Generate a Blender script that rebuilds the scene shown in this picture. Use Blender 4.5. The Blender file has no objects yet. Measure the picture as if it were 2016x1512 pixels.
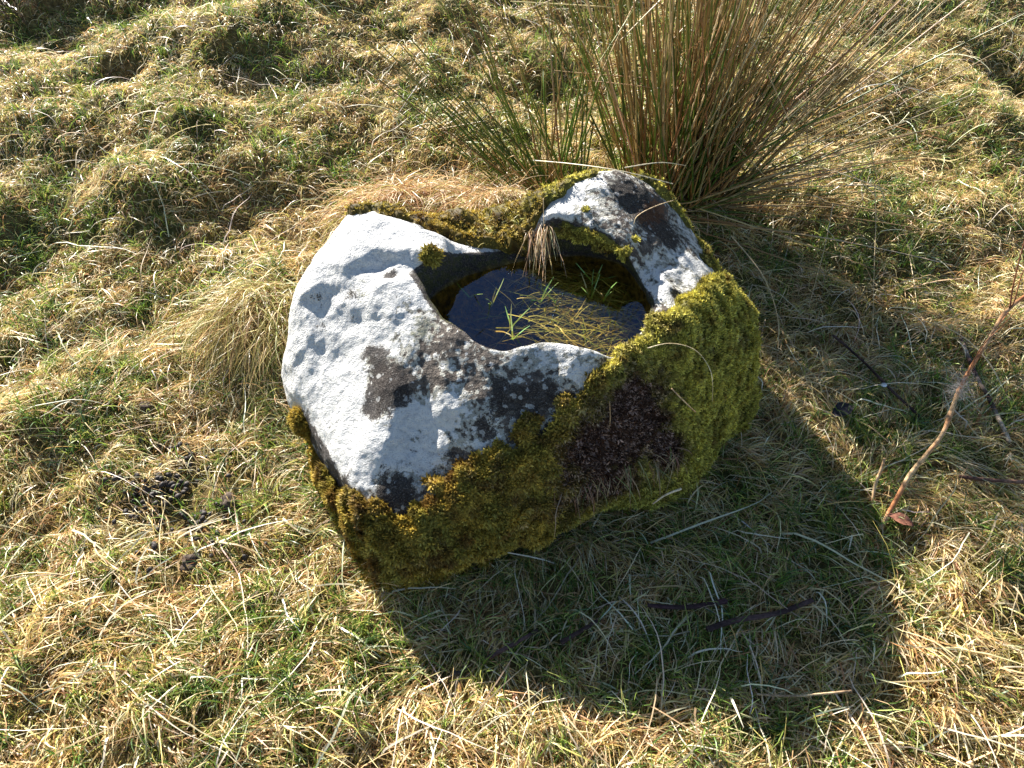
import bpy, math, random
import numpy as np
from mathutils import Vector

# ------------------------------------------------------------------ camera, sky, sun
sc = bpy.context.scene
col = sc.collection
CH, CP, CF = 1.5, math.radians(50), 1456.0          # camera height, pitch below the horizon, focal length in photo pixels
cam_d = bpy.data.cameras.new('camera')
cam = bpy.data.objects.new('camera', cam_d); col.objects.link(cam)
cam.location = (0, 0, CH)
cam.rotation_euler = (math.pi / 2 - CP, 0, 0)
cam_d.sensor_width = 36.0
cam_d.lens = 36.0 * CF / 2016.0
cam_d.clip_start = 0.02
cam_d.clip_end = 400.0
sc.camera = cam

SUN_AZ = math.radians(-31)      # clockwise from +Y
SUN_EL = math.radians(26.5)
world = bpy.data.worlds.new('World'); sc.world = world; world.use_nodes = True
wn = world.node_tree.nodes; wl = world.node_tree.links
sky = wn.new('ShaderNodeTexSky'); sky.sky_type = 'NISHITA'; sky.sun_disc = False
sky.sun_elevation = SUN_EL; sky.sun_rotation = SUN_AZ % (2 * math.pi)
sky.air_density = 1.0; sky.dust_density = 0.3; sky.ozone_density = 1.5
bg = wn['Background']; bg.inputs['Strength'].default_value = 0.05
wl.new(sky.outputs[0], bg.inputs['Color'])
sun_d = bpy.data.lights.new('sun', 'SUN'); sun_d.energy = 5.0; sun_d.angle = math.radians(0.53)
sun_d.color = (1.0, 0.945, 0.86)
sun = bpy.data.objects.new('sun', sun_d); col.objects.link(sun)
sdir = Vector((math.sin(SUN_AZ) * math.cos(SUN_EL), math.cos(SUN_AZ) * math.cos(SUN_EL), math.sin(SUN_EL)))
sun.rotation_euler = sdir.to_track_quat('Z', 'Y').to_euler()
sun.location = (-3, 3, 4)
sc.view_settings.view_transform = 'Standard'; sc.view_settings.look = 'None'
sc.view_settings.gamma = 1.0; sc.view_settings.exposure = 1.85
sc.cycles.max_bounces = 6; sc.cycles.transparent_max_bounces = 12
sc.cycles.transmission_bounces = 4; sc.cycles.diffuse_bounces = 3; sc.cycles.glossy_bounces = 2
sc.cycles.caustics_reflective = False; sc.cycles.caustics_refractive = False

rs = np.random.RandomState(11)

# ------------------------------------------------------------------ helpers
def at(u, v, z=0.0):
    """point of the world at height z that the photograph shows at pixel u, v"""
    a = (u - 1008) / CF; b = (756 - v) / CF
    d = np.array([a, math.cos(CP) + b * math.sin(CP), -math.sin(CP) + b * math.cos(CP)])
    return np.array([0, 0, CH]) + d * ((z - CH) / d[2])

_perm = np.random.RandomState(5).permutation(256)
_perm = np.concatenate([_perm, _perm, _perm])
_g = np.random.RandomState(6).normal(size=(256, 3)); _g /= np.linalg.norm(_g, axis=1)[:, None]
def perlin(p):
    p = np.asarray(p, float)
    i = np.floor(p).astype(int); f = p - i; i &= 255
    w = f * f * f * (f * (f * 6 - 15) + 10)
    out = 0
    for dx in (0, 1):
        for dy in (0, 1):
            for dz in (0, 1):
                h = _perm[_perm[_perm[(i[:, 0] + dx) & 255] + ((i[:, 1] + dy) & 255)] + ((i[:, 2] + dz) & 255)]
                g = _g[h]
                dot = g[:, 0] * (f[:, 0] - dx) + g[:, 1] * (f[:, 1] - dy) + g[:, 2] * (f[:, 2] - dz)
                wx = w[:, 0] if dx else 1 - w[:, 0]
                wy = w[:, 1] if dy else 1 - w[:, 1]
                wz = w[:, 2] if dz else 1 - w[:, 2]
                out = out + dot * wx * wy * wz
    return out * 1.5
def fbm(p, octv=4, gain=0.5):
    p = np.asarray(p, float); a = 1.0; s = 0; 
    for o in range(octv):
        s = s + a * perlin(p * (2.03 ** o) + 17.3 * o); a *= gain
    return s
def sstep(a, b, x):
    t = np.clip((x - a) / (b - a), 0, 1); return t * t * (3 - 2 * t)

def tag(o, label=None, cat=None, group=None, kind=None):
    if label: o['label'] = label
    if cat: o['category'] = cat
    if group: o['group'] = group
    if kind: o['kind'] = kind
    return o
def empty(name, loc=(0, 0, 0), rz=0.0):
    o = bpy.data.objects.new(name, None); col.objects.link(o)
    o.location = loc; o.rotation_euler = (0, 0, rz); o.empty_display_size = 0.05
    return o
def mesh_obj(name, V, F, m=None, parent=None, colour=None, attrs=None, smooth=True):
    """V (n,3); F (m,k) faces of one size, or a list of such arrays"""
    V = np.asarray(V, np.float32)
    Fs = [np.asarray(f) for f in (F if isinstance(F, list) else [F])]
    me = bpy.data.meshes.new(name)
    me.vertices.add(len(V)); me.vertices.foreach_set('co', V.ravel())
    nl = sum(f.size for f in Fs); npoly = sum(len(f) for f in Fs)
    me.loops.add(nl); me.polygons.add(npoly)
    me.loops.foreach_set('vertex_index', np.concatenate([f.ravel() for f in Fs]).astype(np.int32))
    ls, lt, c = [], [], 0
    for f in Fs:
        k = f.shape[1]
        ls.append(c + np.arange(len(f)) * k); c += len(f) * k
    me.polygons.foreach_set('loop_start', np.concatenate(ls).astype(np.int32))
    me.polygons.foreach_set('use_smooth', np.full(npoly, smooth))
    me.update(calc_edges=True)
    if colour is not None:
        a = me.attributes.new('tint', 'FLOAT_COLOR', 'POINT')
        a.data.foreach_set('color', np.concatenate([colour, np.ones((len(colour), 1))], 1).astype(np.float32).ravel())
    for k, v in (attrs or {}).items():
        a = me.attributes.new(k, 'FLOAT', 'POINT'); a.data.foreach_set('value', np.asarray(v, np.float32))
    if m: me.materials.append(m)
    o = bpy.data.objects.new(name, me); col.objects.link(o)
    if parent: o.parent = parent
    return o
def local(V, root):
    return np.asarray(V) - np.array(root.location)

# ------------------------------------------------------------------ materials
class NT:
    def __init__(self, name):
        self.m = bpy.data.materials.new(name); self.m.use_nodes = True
        self.t = self.m.node_tree; self.n = self.t.nodes; self.l = self.t.links
        self.p = self.n['Principled BSDF']; self.out = self.n['Material Output']
    def new(self, kind, **kw):
        n = self.n.new(kind)
        for k, v in kw.items(): setattr(n, k, v)
        return n
    def link(self, a, b): self.l.new(a, b)
    def attr(self, name): return self.new('ShaderNodeAttribute', attribute_name=name)
    def coord(self):
        if not hasattr(self, 'c'): self.c = self.new('ShaderNodeNewGeometry')
        return self.c.outputs['Position']
    def noise(self, scale, detail=4, rough=0.55, kind='noise'):
        if kind == 'noise':
            n = self.new('ShaderNodeTexNoise'); n.inputs['Detail'].default_value = detail; n.inputs['Roughness'].default_value = rough
        else:
            n = self.new('ShaderNodeTexVoronoi')
        n.inputs['Scale'].default_value = scale
        self.link(self.coord(), n.inputs['Vector'])
        return n
    def math(self, op, a, b=None, c=None, clamp=False):
        n = self.new('ShaderNodeMath', operation=op); n.use_clamp = clamp
        for i, x in enumerate((a, b, c)):
            if x is None: continue
            if isinstance(x, (int, float)): n.inputs[i].default_value = x
            else: self.link(x, n.inputs[i])
        return n.outputs[0]
    def ramp(self, x, stops):
        n = self.new('ShaderNodeValToRGB'); e = n.color_ramp.elements
        while len(e) < len(stops): e.new(0.5)
        for q, (p, c) in zip(e, stops):
            q.position = p; q.color = (c[0], c[1], c[2], 1) if not isinstance(c, (int, float)) else (c, c, c, 1)
        self.link(x, n.inputs[0]); return n.outputs[0]
    def mix(self, f, a, b, mode='MIX'):
        n = self.new('ShaderNodeMix', data_type='RGBA', blend_type=mode)
        for i, x in ((0, f), (6, a), (7, b)):
            if isinstance(x, (int, float)): n.inputs[i].default_value = x
            elif isinstance(x, tuple): n.inputs[i].default_value = (*x, 1)
            else: self.link(x, n.inputs[i])
        return n.outputs[2]
    def bump(self, h, strength, dist):
        n = self.new('ShaderNodeBump'); n.inputs['Strength'].default_value = strength; n.inputs['Distance'].default_value = dist
        self.link(h, n.inputs['Height']); self.link(n.outputs[0], self.p.inputs['Normal'])

def blade_mat(name, trans=0.3, rough=0.5, spec=0.35, var=0.25, scale=220):
    t = NT(name)
    a = t.attr('tint').outputs['Color']
    n = t.noise(scale, 2)
    c = t.mix(var, a, t.mix(1.0, a, t.ramp(n.outputs[0], [(0.3, 0.35), (0.7, 1.5)]), 'MULTIPLY'))
    t.link(c, t.p.inputs['Base Color'])
    t.p.inputs['Roughness'].default_value = rough
    t.p.inputs['Specular IOR Level'].default_value = spec
    tr = t.new('ShaderNodeBsdfTranslucent'); t.link(c, tr.inputs[0])
    mx = t.new('ShaderNodeMixShader'); mx.inputs[0].default_value = trans
    t.link(t.p.outputs[0], mx.inputs[1]); t.link(tr.outputs[0], mx.inputs[2]); t.link(mx.outputs[0], t.out.inputs['Surface'])
    return t.m
M_BLADE = blade_mat('grass_blades', 0.38, 0.42, 0.5)
M_MOSS = blade_mat('moss_leaves', 0.25, 0.7, 0.2, 0.4, 120)
M_RUSH = blade_mat('rush_stems', 0.08, 0.42, 0.45, 0.3, 60)
M_STALK = blade_mat('dead_stalks', 0.0, 0.8, 0.12, 0.7, 150)

def ground_mat():
    t = NT('soil_and_thatch')
    n1 = t.noise(60, 6, 0.7); n2 = t.noise(5, 3)
    c = t.ramp(n1.outputs[0], [(0.3, (0.04, 0.026, 0.012)), (0.5, (0.14, 0.10, 0.04)), (0.7, (0.32, 0.24, 0.10))])
    g = t.ramp(n1.outputs[0], [(0.3, (0.012, 0.018, 0.005)), (0.7, (0.09, 0.10, 0.025))])
    c = t.mix(t.ramp(n2.outputs[0], [(0.42, 0.0), (0.6, 0.8)]), c, g)
    t.link(c, t.p.inputs['Base Color']); t.p.inputs['Roughness'].default_value = 0.95
    t.p.inputs['Specular IOR Level'].default_value = 0.1
    t.bump(n1.outputs[0], 0.8, 0.01)
    return t.m
M_GROUND = ground_mat()

def rock_mat():
    t = NT('lichened_sandstone')
    L = t.attr('lichen').outputs['Fac']; D = t.attr('dark').outputs['Fac']; R = t.attr('rust').outputs['Fac']; W = t.attr('wet').outputs['Fac']; MO = t.attr('algae').outputs['Fac']
    big = t.noise(15, 9, 0.66); big.inputs['Distortion'].default_value = 0.4; mid = t.noise(70, 5, 0.6); fine = t.noise(320, 3, 0.6)
    # bare stone
    stone = t.ramp(mid.outputs[0], [(0.25, (0.045, 0.038, 0.034)), (0.5, (0.16, 0.135, 0.115)), (0.75, (0.30, 0.265, 0.22))])
    stone = t.mix(t.ramp(fine.outputs[0], [(0.38, 0.0), (0.62, 0.7)]), stone, t.mix(1.0, stone, (0.35, 0.33, 0.33), 'MULTIPLY'))
    # lichen crusts
    white = t.ramp(mid.outputs[0], [(0.3, (0.44, 0.445, 0.45)), (0.5, (0.62, 0.615, 0.60)), (0.7, (0.70, 0.69, 0.65))])
    white = t.mix(t.ramp(fine.outputs[0], [(0.28, .75), (0.42, 0.0)]), white, (0.24, 0.23, 0.21))
    grey = t.ramp(mid.outputs[0], [(0.3, (0.20, 0.20, 0.17)), (0.55, (0.42, 0.41, 0.36)), (0.75, (0.6, 0.58, 0.52))])
    # coverage of white crust
    s = t.math('ADD', t.math('MULTIPLY', t.math('SUBTRACT', big.outputs[0], 0.5), 2.6), L)
    s = t.math('ADD', s, t.math('MULTIPLY', t.math('SUBTRACT', mid.outputs[0], 0.5), 1.7))
    cov = t.ramp(s, [(0.488, 0.0), (0.512, 1.0)])
    cov2 = t.ramp(t.math('ADD', s, 0.22), [(0.46, 0.0), (0.54, 1.0)])
    # little round rosettes on the bare stone
    v = t.noise(62, kind='v'); v.inputs['Randomness'].default_value = 1.0
    vw = t.new('ShaderNodeVectorMath', operation='SCALE'); vw.inputs['Scale'].default_value = 0.022; t.link(mid.outputs['Color'], vw.inputs[0])
    va = t.new('ShaderNodeVectorMath', operation='ADD'); t.link(t.coord(), va.inputs[0]); t.link(vw.outputs[0], va.inputs[1]); t.link(va.outputs[0], v.inputs['Vector'])
    wv = t.math('ADD', v.outputs['Distance'], t.math('MULTIPLY', t.math('SUBTRACT', fine.outputs[0], 0.5), 0.5))
    sel = t.new('ShaderNodeSeparateColor'); t.link(v.outputs['Color'], sel.inputs[0])
    ros = t.math('LESS_THAN', wv, t.math('SUBTRACT', t.math('MULTIPLY', sel.outputs[0], 0.66), 0.25))
    c = t.mix(cov2, stone, grey)
    c = t.mix(cov, c, white)
    d = t.math('ADD', D, t.math('MULTIPLY', t.math('SUBTRACT', big.outputs[0], 0.5), 1.8))
    d = t.ramp(t.math('ADD', d, t.math('MULTIPLY', t.math('SUBTRACT', fine.outputs[0], 0.5), 0.5)), [(0.40, 0.0), (0.47, 1.0)])
    dk = t.ramp(fine.outputs[0], [(0.3, (0.022, 0.018, 0.018)), (0.55, (0.07, 0.058, 0.052)), (0.75, (0.3, 0.27, 0.25))])
    c = t.mix(t.math('MULTIPLY', d, 0.93), c, dk)
    c = t.mix(t.math('MULTIPLY', t.math('MULTIPLY', ros, 0.8), t.math('SUBTRACT', 1.0, t.attr('inner').outputs['Fac'])), c, white)
    r = t.ramp(t.math('ADD', R, t.math('MULTIPLY', t.math('SUBTRACT', mid.outputs[0], 0.5), 1.5)), [(0.45, 0.0), (0.6, 1.0)])
    c = t.mix(t.math('MULTIPLY', r, 0.8), c, t.ramp(fine.outputs[0], [(0.3, (0.05, 0.025, 0.015)), (0.6, (0.20, 0.09, 0.045))]))
    g = t.ramp(t.math('ADD', MO, t.math('MULTIPLY', t.math('SUBTRACT', mid.outputs[0], 0.5), 1.2)), [(0.4, 0.0), (0.6, 1.0)])
    c = t.mix(t.math('MULTIPLY', g, 0.75), c, t.ramp(fine.outputs[0], [(0.3, (0.03, 0.035, 0.01)), (0.7, (0.15, 0.15, 0.045))]))
    wet = t.ramp(mid.outputs[0], [(0.3, (0.02, 0.015, 0.006)), (0.5, (0.20, 0.145, 0.035)), (0.7, (0.46, 0.34, 0.10))])
    c = t.mix(W, c, wet)
    t.link(c, t.p.inputs['Base Color'])
    t.p.inputs['Roughness'].default_value = 0.9; t.p.inputs['Specular IOR Level'].default_value = 0.2
    h = t.math('ADD', t.math('MULTIPLY', fine.outputs[0], 0.5), t.math('ADD', mid.outputs[0], t.math('MULTIPLY', cov, 0.25)))
    h = t.math('ADD', h, t.math('MULTIPLY', t.math('MULTIPLY', d, fine.outputs[0]), 1.2))
    t.bump(h, 1.0, 0.009)
    return t.m
M_ROCK = rock_mat()

def water_mat():
    t = NT('pool_water')
    t.n.remove(t.p)
    gl = t.new('ShaderNodeBsdfGlossy'); gl.inputs['Roughness'].default_value = 0.015; gl.inputs['Color'].default_value = (.36, .60, 1, 1)  # deep sky blue of the reflection is put into the gloss colour
    tr = t.new('ShaderNodeBsdfTransparent'); tr.inputs['Color'].default_value = (0.86, 0.76, 0.48, 1)
    ge = t.new('ShaderNodeNewGeometry'); dt = t.new('ShaderNodeVectorMath', operation='DOT_PRODUCT')
    t.link(ge.outputs['Incoming'], dt.inputs[0])
    cosv = t.math('ABSOLUTE', dt.outputs['Value'])
    frs = t.math('ADD', t.math('MULTIPLY', t.math('POWER', t.math('SUBTRACT', 1.0, cosv, clamp=True), 5.0), 0.94), 0.06)   # Schlick reflection of a flat pool
    n = t.noise(14, 2); b = t.new('ShaderNodeBump'); b.inputs['Strength'].default_value = 0.08; b.inputs['Distance'].default_value = 0.004
    t.link(n.outputs[0], b.inputs['Height']); t.link(b.outputs[0], gl.inputs['Normal']); t.link(b.outputs[0], dt.inputs[1])
    mx = t.new('ShaderNodeMixShader'); t.link(frs, mx.inputs[0])
    t.link(tr.outputs[0], mx.inputs[1]); t.link(gl.outputs[0], mx.inputs[2]); t.link(mx.outputs[0], t.out.inputs['Surface'])
    return t.m
M_WATER = water_mat()
def plain(name, c, rough=0.8, spec=0.3, var=0.4, scale=150):
    t = NT(name); n = t.noise(scale, 4)
    k = t.ramp(n.outputs[0], [(0.3, tuple(x * (1 - var) for x in c)), (0.7, tuple(min(1, x * (1 + var)) for x in c))])
    t.link(k, t.p.inputs['Base Color']); t.p.inputs['Roughness'].default_value = rough; t.p.inputs['Specular IOR Level'].default_value = spec
    t.bump(n.outputs[0], 0.6, 0.002); return t.m

# ------------------------------------------------------------------ ground
# hummocks and hollows: pixel of the photograph, height, radius
HUM = [(540, 85, .07, .26), (640, 70, .06, .22), (170, 75, .10, .25), (420, 170, .09, .24), (560, 150, .07, .22), (250, 200, .05, .2), (640, 215, .06, .25),
       (90, 250, .07, .22), (130, 330, .06, .2), (350, 290, .07, .2), (470, 340, .06, .2), (600, 330, .04, .15), (60, 420, .06, .18), (300, 420, .06, .16),
       (900, 120, .06, .2), (870, 200, .05, .15), (1000, 60, .06, .25), (1750, 90, .07, .3), (1950, 60, .06, .3), (1780, 260, .06, .2), (1950, 300, .06, .2),
       (1650, 200, .06, .2), (1900, 450, .06, .16), (1700, 470, .05, .14), (130, 640, .05, .13), (250, 800, .045, .14), (60, 820, .04, .12),
       (1980, 650, .05, .14), (1960, 1100, .05, .14), (600, 1400, .03, .12), (300, 1380, .035, .12), (1850, 1300, .04, .14), (120, 1250, .03, .1),
       (50, 0, -.16, .3), (235, 235, -.05, .1), (290, 220, -.06, .09), (470, 115, -.05, .12), (640, 120, -.05, .1), (170, 105, -.05, .12), (80, 1060, -.03, .09),
       (1990, 225, -.07, .12), (380, 1000, -.02, .14), (1000, 90, -.06, .12), (1800, 1090, -.04, .07), (700, 30, -.05, .12)]
_hp = [(at(u, v)[:2], h, r) for u, v, h, r in HUM]
def terrain(x, y):
    x = np.asarray(x, float); y = np.asarray(y, float)
    P = np.stack([x, y, np.zeros_like(x)], -1).reshape(-1, 3)
    n = fbm(P * 3.2 + 3.1, 3).reshape(x.shape)
    n2 = perlin(P * 13.0 + 9).reshape(x.shape); n3 = perlin(P * 30.0 + 2).reshape(x.shape)
    far = sstep(0.9, 2.2, y) + sstep(0.75, 1.6, np.abs(x - 0.1)) * 0.6
    far = np.clip(far, 0, 1)
    z = 0.05 * n * (0.3 + 0.7 * far) + 0.013 * n2 + 0.005 * n3
    z = z + 0.10 * np.clip(y - 1.5, 0, 50)
    for (p, h, r) in _hp:
        z = z + .95 * h * np.exp(-((x - p[0]) ** 2 + (y - p[1]) ** 2) / (r * r))
    z = z + 0.26 * np.exp(-(((x - 0.0) / 0.15) ** 2 + ((y - 1.68) / 0.14) ** 2))      # grassy bank reaching the back rim
    z = z + 0.10 * np.exp(-(((x + 0.30) / 0.22) ** 2 + ((y - 1.85) / 0.14) ** 2))
    z = z + 0.08 * np.exp(-(((x + 0.70) / 0.17) ** 2 + ((y - 1.50) / 0.18) ** 2))      # bank left of the stone
    z = z + 0.05 * np.exp(-(((x - 0.55) / 0.25) ** 2 + ((y - 1.95) / 0.2) ** 2))
    z = z - 0.03 * np.exp(-(((x - 0.1) / 0.5) ** 2 + ((y - 0.9) / 0.35) ** 2))
    return z
def ground():
    # fine grid in view, coarse rows to the horizon
    def axis(lo, hi, step, far):
        a = np.arange(lo, hi, step)
        e = step; left = []; p = lo
        while p > -far: e *= 1.35; p -= e; left.append(p)
        e = step; right = []; p = hi
        while p < far: e *= 1.35; p += e; right.append(p)
        return np.array(left[::-1] + list(a) + right)
    X = axis(-3.0, 3.0, 0.014, 160.0); Y = axis(-0.3, 4.6, 0.014, 160.0)
    gx, gy = np.meshgrid(X, Y)
    z = terrain(gx, np.minimum(gy, 8.0))
    V = np.stack([gx.ravel(), gy.ravel(), z.ravel()], 1)
    nx, ny = len(X), len(Y)
    i = (np.arange(ny - 1)[:, None] * nx + np.arange(nx - 1)[None]).ravel()
    o = mesh_obj('ground', V, np.stack([i, i + 1, i + nx + 1, i + nx], 1), M_GROUND)
    return tag(o, 'hummocky dark soil and thatch under the rough grass', 'ground', kind='structure')
ground()

# ------------------------------------------------------------------ stone trough
# each sector: inner edge, shoulder, base (pixel, height), crest rise, wall bulge
SECT = [
 ((1290, 600, .35), (1450, 620, .25), (1450, 800, 0), .035, .01),
 ((1262, 655, .35), (1410, 710, .24), (1385, 875, 0), .035, .01),
 ((1215, 705, .345), (1238, 750, .31), (1325, 960, 0), .004, .025),
 ((1150, 690, .385), (1150, 772, .33), (1200, 993, 0), .008, .045),
 ((1080, 674, .38), (1060, 805, .30), (1090, 1053, 0), .012, .045),
 ((975, 688, .375), (960, 868, .265), (1000, 1083, 0), .012, .045),
 ((908, 654, .38), (880, 932, .215), (880, 1108, 0), .012, .045),
 ((872, 630, .38), (790, 970, .185), (785, 1140, 0), .012, .012),
 ((850, 607, .385), (700, 928, .19), (690, 1015, 0), .02, .012),
 ((828, 577, .395), (622, 800, .18), (620, 880, 0), .03, .02),
 ((812, 540, .40), (583, 660, .25), (575, 745, 0), .02, .03),
 ((866, 500, .42), (610, 525, .35), (560, 640, 0), .03, .03),
 ((900, 503, .375), (690, 442, .36), (600, 560, 0), .03, .02),
 ((982, 497, .345), (815, 448, .34), (760, 560, 0), .005, .02),
 ((1040, 484, .347), (985, 430, .345), (960, 540, 0), .004, .02),
 ((1085, 434, .42), (1070, 392, .41), (1075, 470, 0.0), .012, .02),
 ((1160, 452, .43), (1195, 340, .45), (1205, 440, 0.0), .02, .02),
 ((1215, 475, .425), (1276, 372, .40), (1310, 480, 0), .014, .02),
 ((1240, 510, .40), (1350, 446, .32), (1385, 555, 0), .02, .02),
 ((1262, 555, .36), (1405, 532, .29), (1455, 680, 0), .022, .02),
]
WATER_Z = 0.325
SHORE = {0: (1284, 612), 9: (846, 612), 10: (850, 592), 11: (872, 572), 12: (925, 545), 13: (985, 526), 14: (1045, 514), 15: (1105, 506), 16: (1170, 508), 17: (1222, 522), 18: (1246, 548), 19: (1266, 578)}
BC = at(1080, 596, WATER_Z)
NS = len(SECT)
def build_ctrl():
    rings = np.zeros((10, NS, 3))
    for k, (i, s, b, cr, bu) in enumerate(SECT):
        pi, ps, pb = at(*i), at(*s), at(*b)
        if k >= 10:                       # hidden back side: drop from the shoulder
            out = ps - BC; out[2] = 0; out /= np.linalg.norm(out)
            pb = ps + out * (0.07 if k < 16 else 0.02); pb[2] = 0.0
        out = ps - pi; out[2] = 0; out /= max(1e-6, np.linalg.norm(out))
        rings[0, k] = (BC[0], BC[1], .205)
        q = BC + (pi - BC) * .45; rings[1, k] = (q[0], q[1], .208)
        w = at(*SHORE[k], WATER_Z) if k in SHORE else BC + (pi - BC) * 1.05; w[2] = WATER_Z
        q = BC + (w - BC) * .86; rings[2, k] = (q[0], q[1], .225)
        rings[3, k] = (w[0], w[1], WATER_Z - .01)
        rings[4, k] = pi
        rings[5, k] = pi * .62 + ps * .38 + np.array([0, 0, cr])
        rings[6, k] = ps
        mid = ps * .45 + pb * .55 + out * bu; rings[7, k] = mid
        rings[8, k] = pb; pz = pb.copy(); pz[2] = -.15; rings[9, k] = pz
    return rings
def catmull(P, t, closed):
    n = len(P); i = np.floor(t).astype(int); f = (t - i)[:, None, None]
    def g(j): return P[j % n] if closed else P[np.clip(j, 0, n - 1)]
    a, b, c, d = g(i - 1), g(i), g(i + 1), g(i + 2)
    return 0.5 * (2 * b + (c - a) * f + (2 * a - 5 * b + 4 * c - d) * f ** 2 + (3 * b - a - 3 * c + d) * f ** 3)
NK, NSR = 720, 330
KK = np.arange(NK) / NK * NS
# more rows where the surface is long
SS = np.interp(np.linspace(0, 1, NSR), [0, .08, .15, .2, .27, .42, .64, .82, .97, 1], np.arange(10.))
SS[-1] = 8.9999
R = build_ctrl()
G = catmull(R.transpose(1, 0, 2).copy(), KK, True)            # (NK,10,3)
G = catmull(G.transpose(1, 0, 2).copy(), SS, False)           # (NSR,NK,3)
def grid_normals(G):
    dk = np.roll(G, -1, 1) - np.roll(G, 1, 1); ds = np.gradient(G, axis=0)
    n = np.cross(dk, ds); n /= np.maximum(1e-9, np.linalg.norm(n, axis=2))[..., None]
    return -n
def bump3(G, c, r, h, N):
    W_ = np.stack([perlin(fl * 26 + q) for q in (3, 50, 90)], 1).reshape(G.shape) * .011
    d = ((G + W_ - np.array(c)) / np.array(r)); return N * (h * np.exp(-(d ** 2).sum(2)))[..., None]
N0 = grid_normals(G)
if N0[int(NSR * .5), :, 2].mean() < 0: N0 = -N0
fl = G.reshape(-1, 3).copy()
SG0 = np.repeat(SS[:, None], NK, 1)
amp = (sstep(3.6, 4.6, SS))[:, None, None] * .55 + .45
# lumps and dents of this stone
G = G + bump3(G, at(740, 470, .37), (.09, .06, .08), .035, N0)
G = G + bump3(G, at(850, 478, .40), (.07, .035, .06), .02, N0)
G = G - bump3(G, at(765, 531, .385), (.075, .022, .06), .020, N0)
G = G + bump3(G, at(750, 478, .38), (.055, .032, .06), .016, N0)
G = G + bump3(G, at(775, 560, .39), (.06, .018, .06), .008, N0)        # hollow under the knob
G = G + bump3(G, at(750, 570, .40), (.10, .04, .06), .012, N0)
G = G - bump3(G, at(655, 500, .36), (.025, .05, .06), .018, N0)
G = G - bump3(G, at(815, 900, .26), (.05, .09, .06), .022, N0)         # scooped facet at the front corner
G = G + bump3(G, at(870, 800, .32), (.035, .10, .06), .016, N0)
G = G - bump3(G, at(705, 755, .33), (.05, .06, .06), .016, N0)
G = G - bump3(G, at(1250, 560, .36), (.03, .03, .08), .01, N0)
for q in [(700, 438, .36), (765, 437, .37), (835, 455, .37)]: G = G + bump3(G, at(*q), (.045, .02, .03), .016, N0)
G = G + bump3(G, at(1305, 560, .38), (.03, .05, .06), .018, N0)
G = G - bump3(G, at(1355, 500, .40), (.02, .06, .06), .012, N0)
nz = (fbm(fl * 6.0 + 4, 3) + .5 * (.35 - np.abs(perlin(fl * 15 + 31)))).reshape(NSR, NK); nz2 = perlin(fl * 38 + 1).reshape(NSR, NK); nz3 = perlin(fl * 90 + 5).reshape(NSR, NK)
G = G + N0 * (perlin(fl * 24 + 9).reshape(NSR, NK) * .005 * sstep(2.9, 3.2, SG0) * (1 - sstep(3.9, 4.3, SG0)))[..., None]
G = G + N0 * ((nz * .010 + nz2 * .0007 + nz3 * .0009)[..., None] * amp)
NR = grid_normals(G)
if NR[int(NSR * .5), :, 2].mean() < 0: NR = -NR

SG, KG = np.meshgrid(SS, KK, indexing='ij')
def kdist(k): d = np.abs(KG - k) % NS; return np.minimum(d, NS - d)
def per_sector(tab): return np.interp(KG.ravel(), np.arange(NS + 1), tab + [tab[0]]).reshape(KG.shape)
_d = G - np.array([0, 0, CH]); _f = _d[..., 1] * math.cos(CP) - _d[..., 2] * math.sin(CP)
_pu = 1008 + CF * _d[..., 0] / _f; _pv = 756 - CF * (_d[..., 1] * math.sin(CP) + _d[..., 2] * math.cos(CP)) / _f
def on_stone(u, v):
    """the point of the stone's surface nearest the viewer that the photograph shows at this pixel"""
    e = np.hypot(_pu - u, _pv - v); q = np.where(e < max(7, e.min() + 2), _f, 99.0)
    return G.reshape(-1, 3)[int(np.argmin(q))]
def spot(u, v, z, r):
    c = on_stone(u, v); d = np.linalg.norm(G - c, axis=2) / r
    return np.exp(-d * d)
nA = fbm(fl * 22 + 8, 3).reshape(NSR, NK); nB = fbm(fl * 9 + 2, 3).reshape(NSR, NK)
# lichen cover by sector on the top, and on the upper walls
lt = per_sector([.45, .3, .4, .42, .46, .44, .40, .40, .62, 1.05, 1.25, 1.1, 1.0, .5, .3, .52, .42, .28, .30, .60])
L = lt.copy()
front = np.exp(-((KG - 7.0) / 2.2) ** 2)
for a in [(740, 880, .26, .10, .6), (860, 830, .28, .07, .55), (1140, 735, .33, .035, .4), (1385, 520, .38, .05, .5), (1300, 570, .36, .03, .6), (1130, 380, .43, .06, .5),
          (650, 650, .36, .13, .5), (720, 480, .40, .12, .4), (870, 520, .41, .04, .5), (960, 860, .27, .03, .3)]:
    L += a[4] * spot(*a[:4])
for a in [(740, 745, .32, .05, .7), (800, 750, .34, .035, .5), (740, 820, .29, .04, .5), (1060, 810, .31, .05, .4), (900, 900, .26, .04, .3), (760, 965, .22, .05, .8),
          (780, 590, .42, .03, .3), (1290, 420, .44, .1, .2)]:
    L -= a[4] * spot(*a[:4])
mott = sum(spot(*q) for q in [(760, 620, .41, .08), (850, 700, .38, .09), (960, 740, .36, .05), (700, 700, .35, .05)])
L = np.where(KG > 10, np.minimum(L, 1.3), L) - .26 * np.clip(mott, 0, 1)
D = 0.12 + .04 * np.clip(mott, 0, 1)
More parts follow.
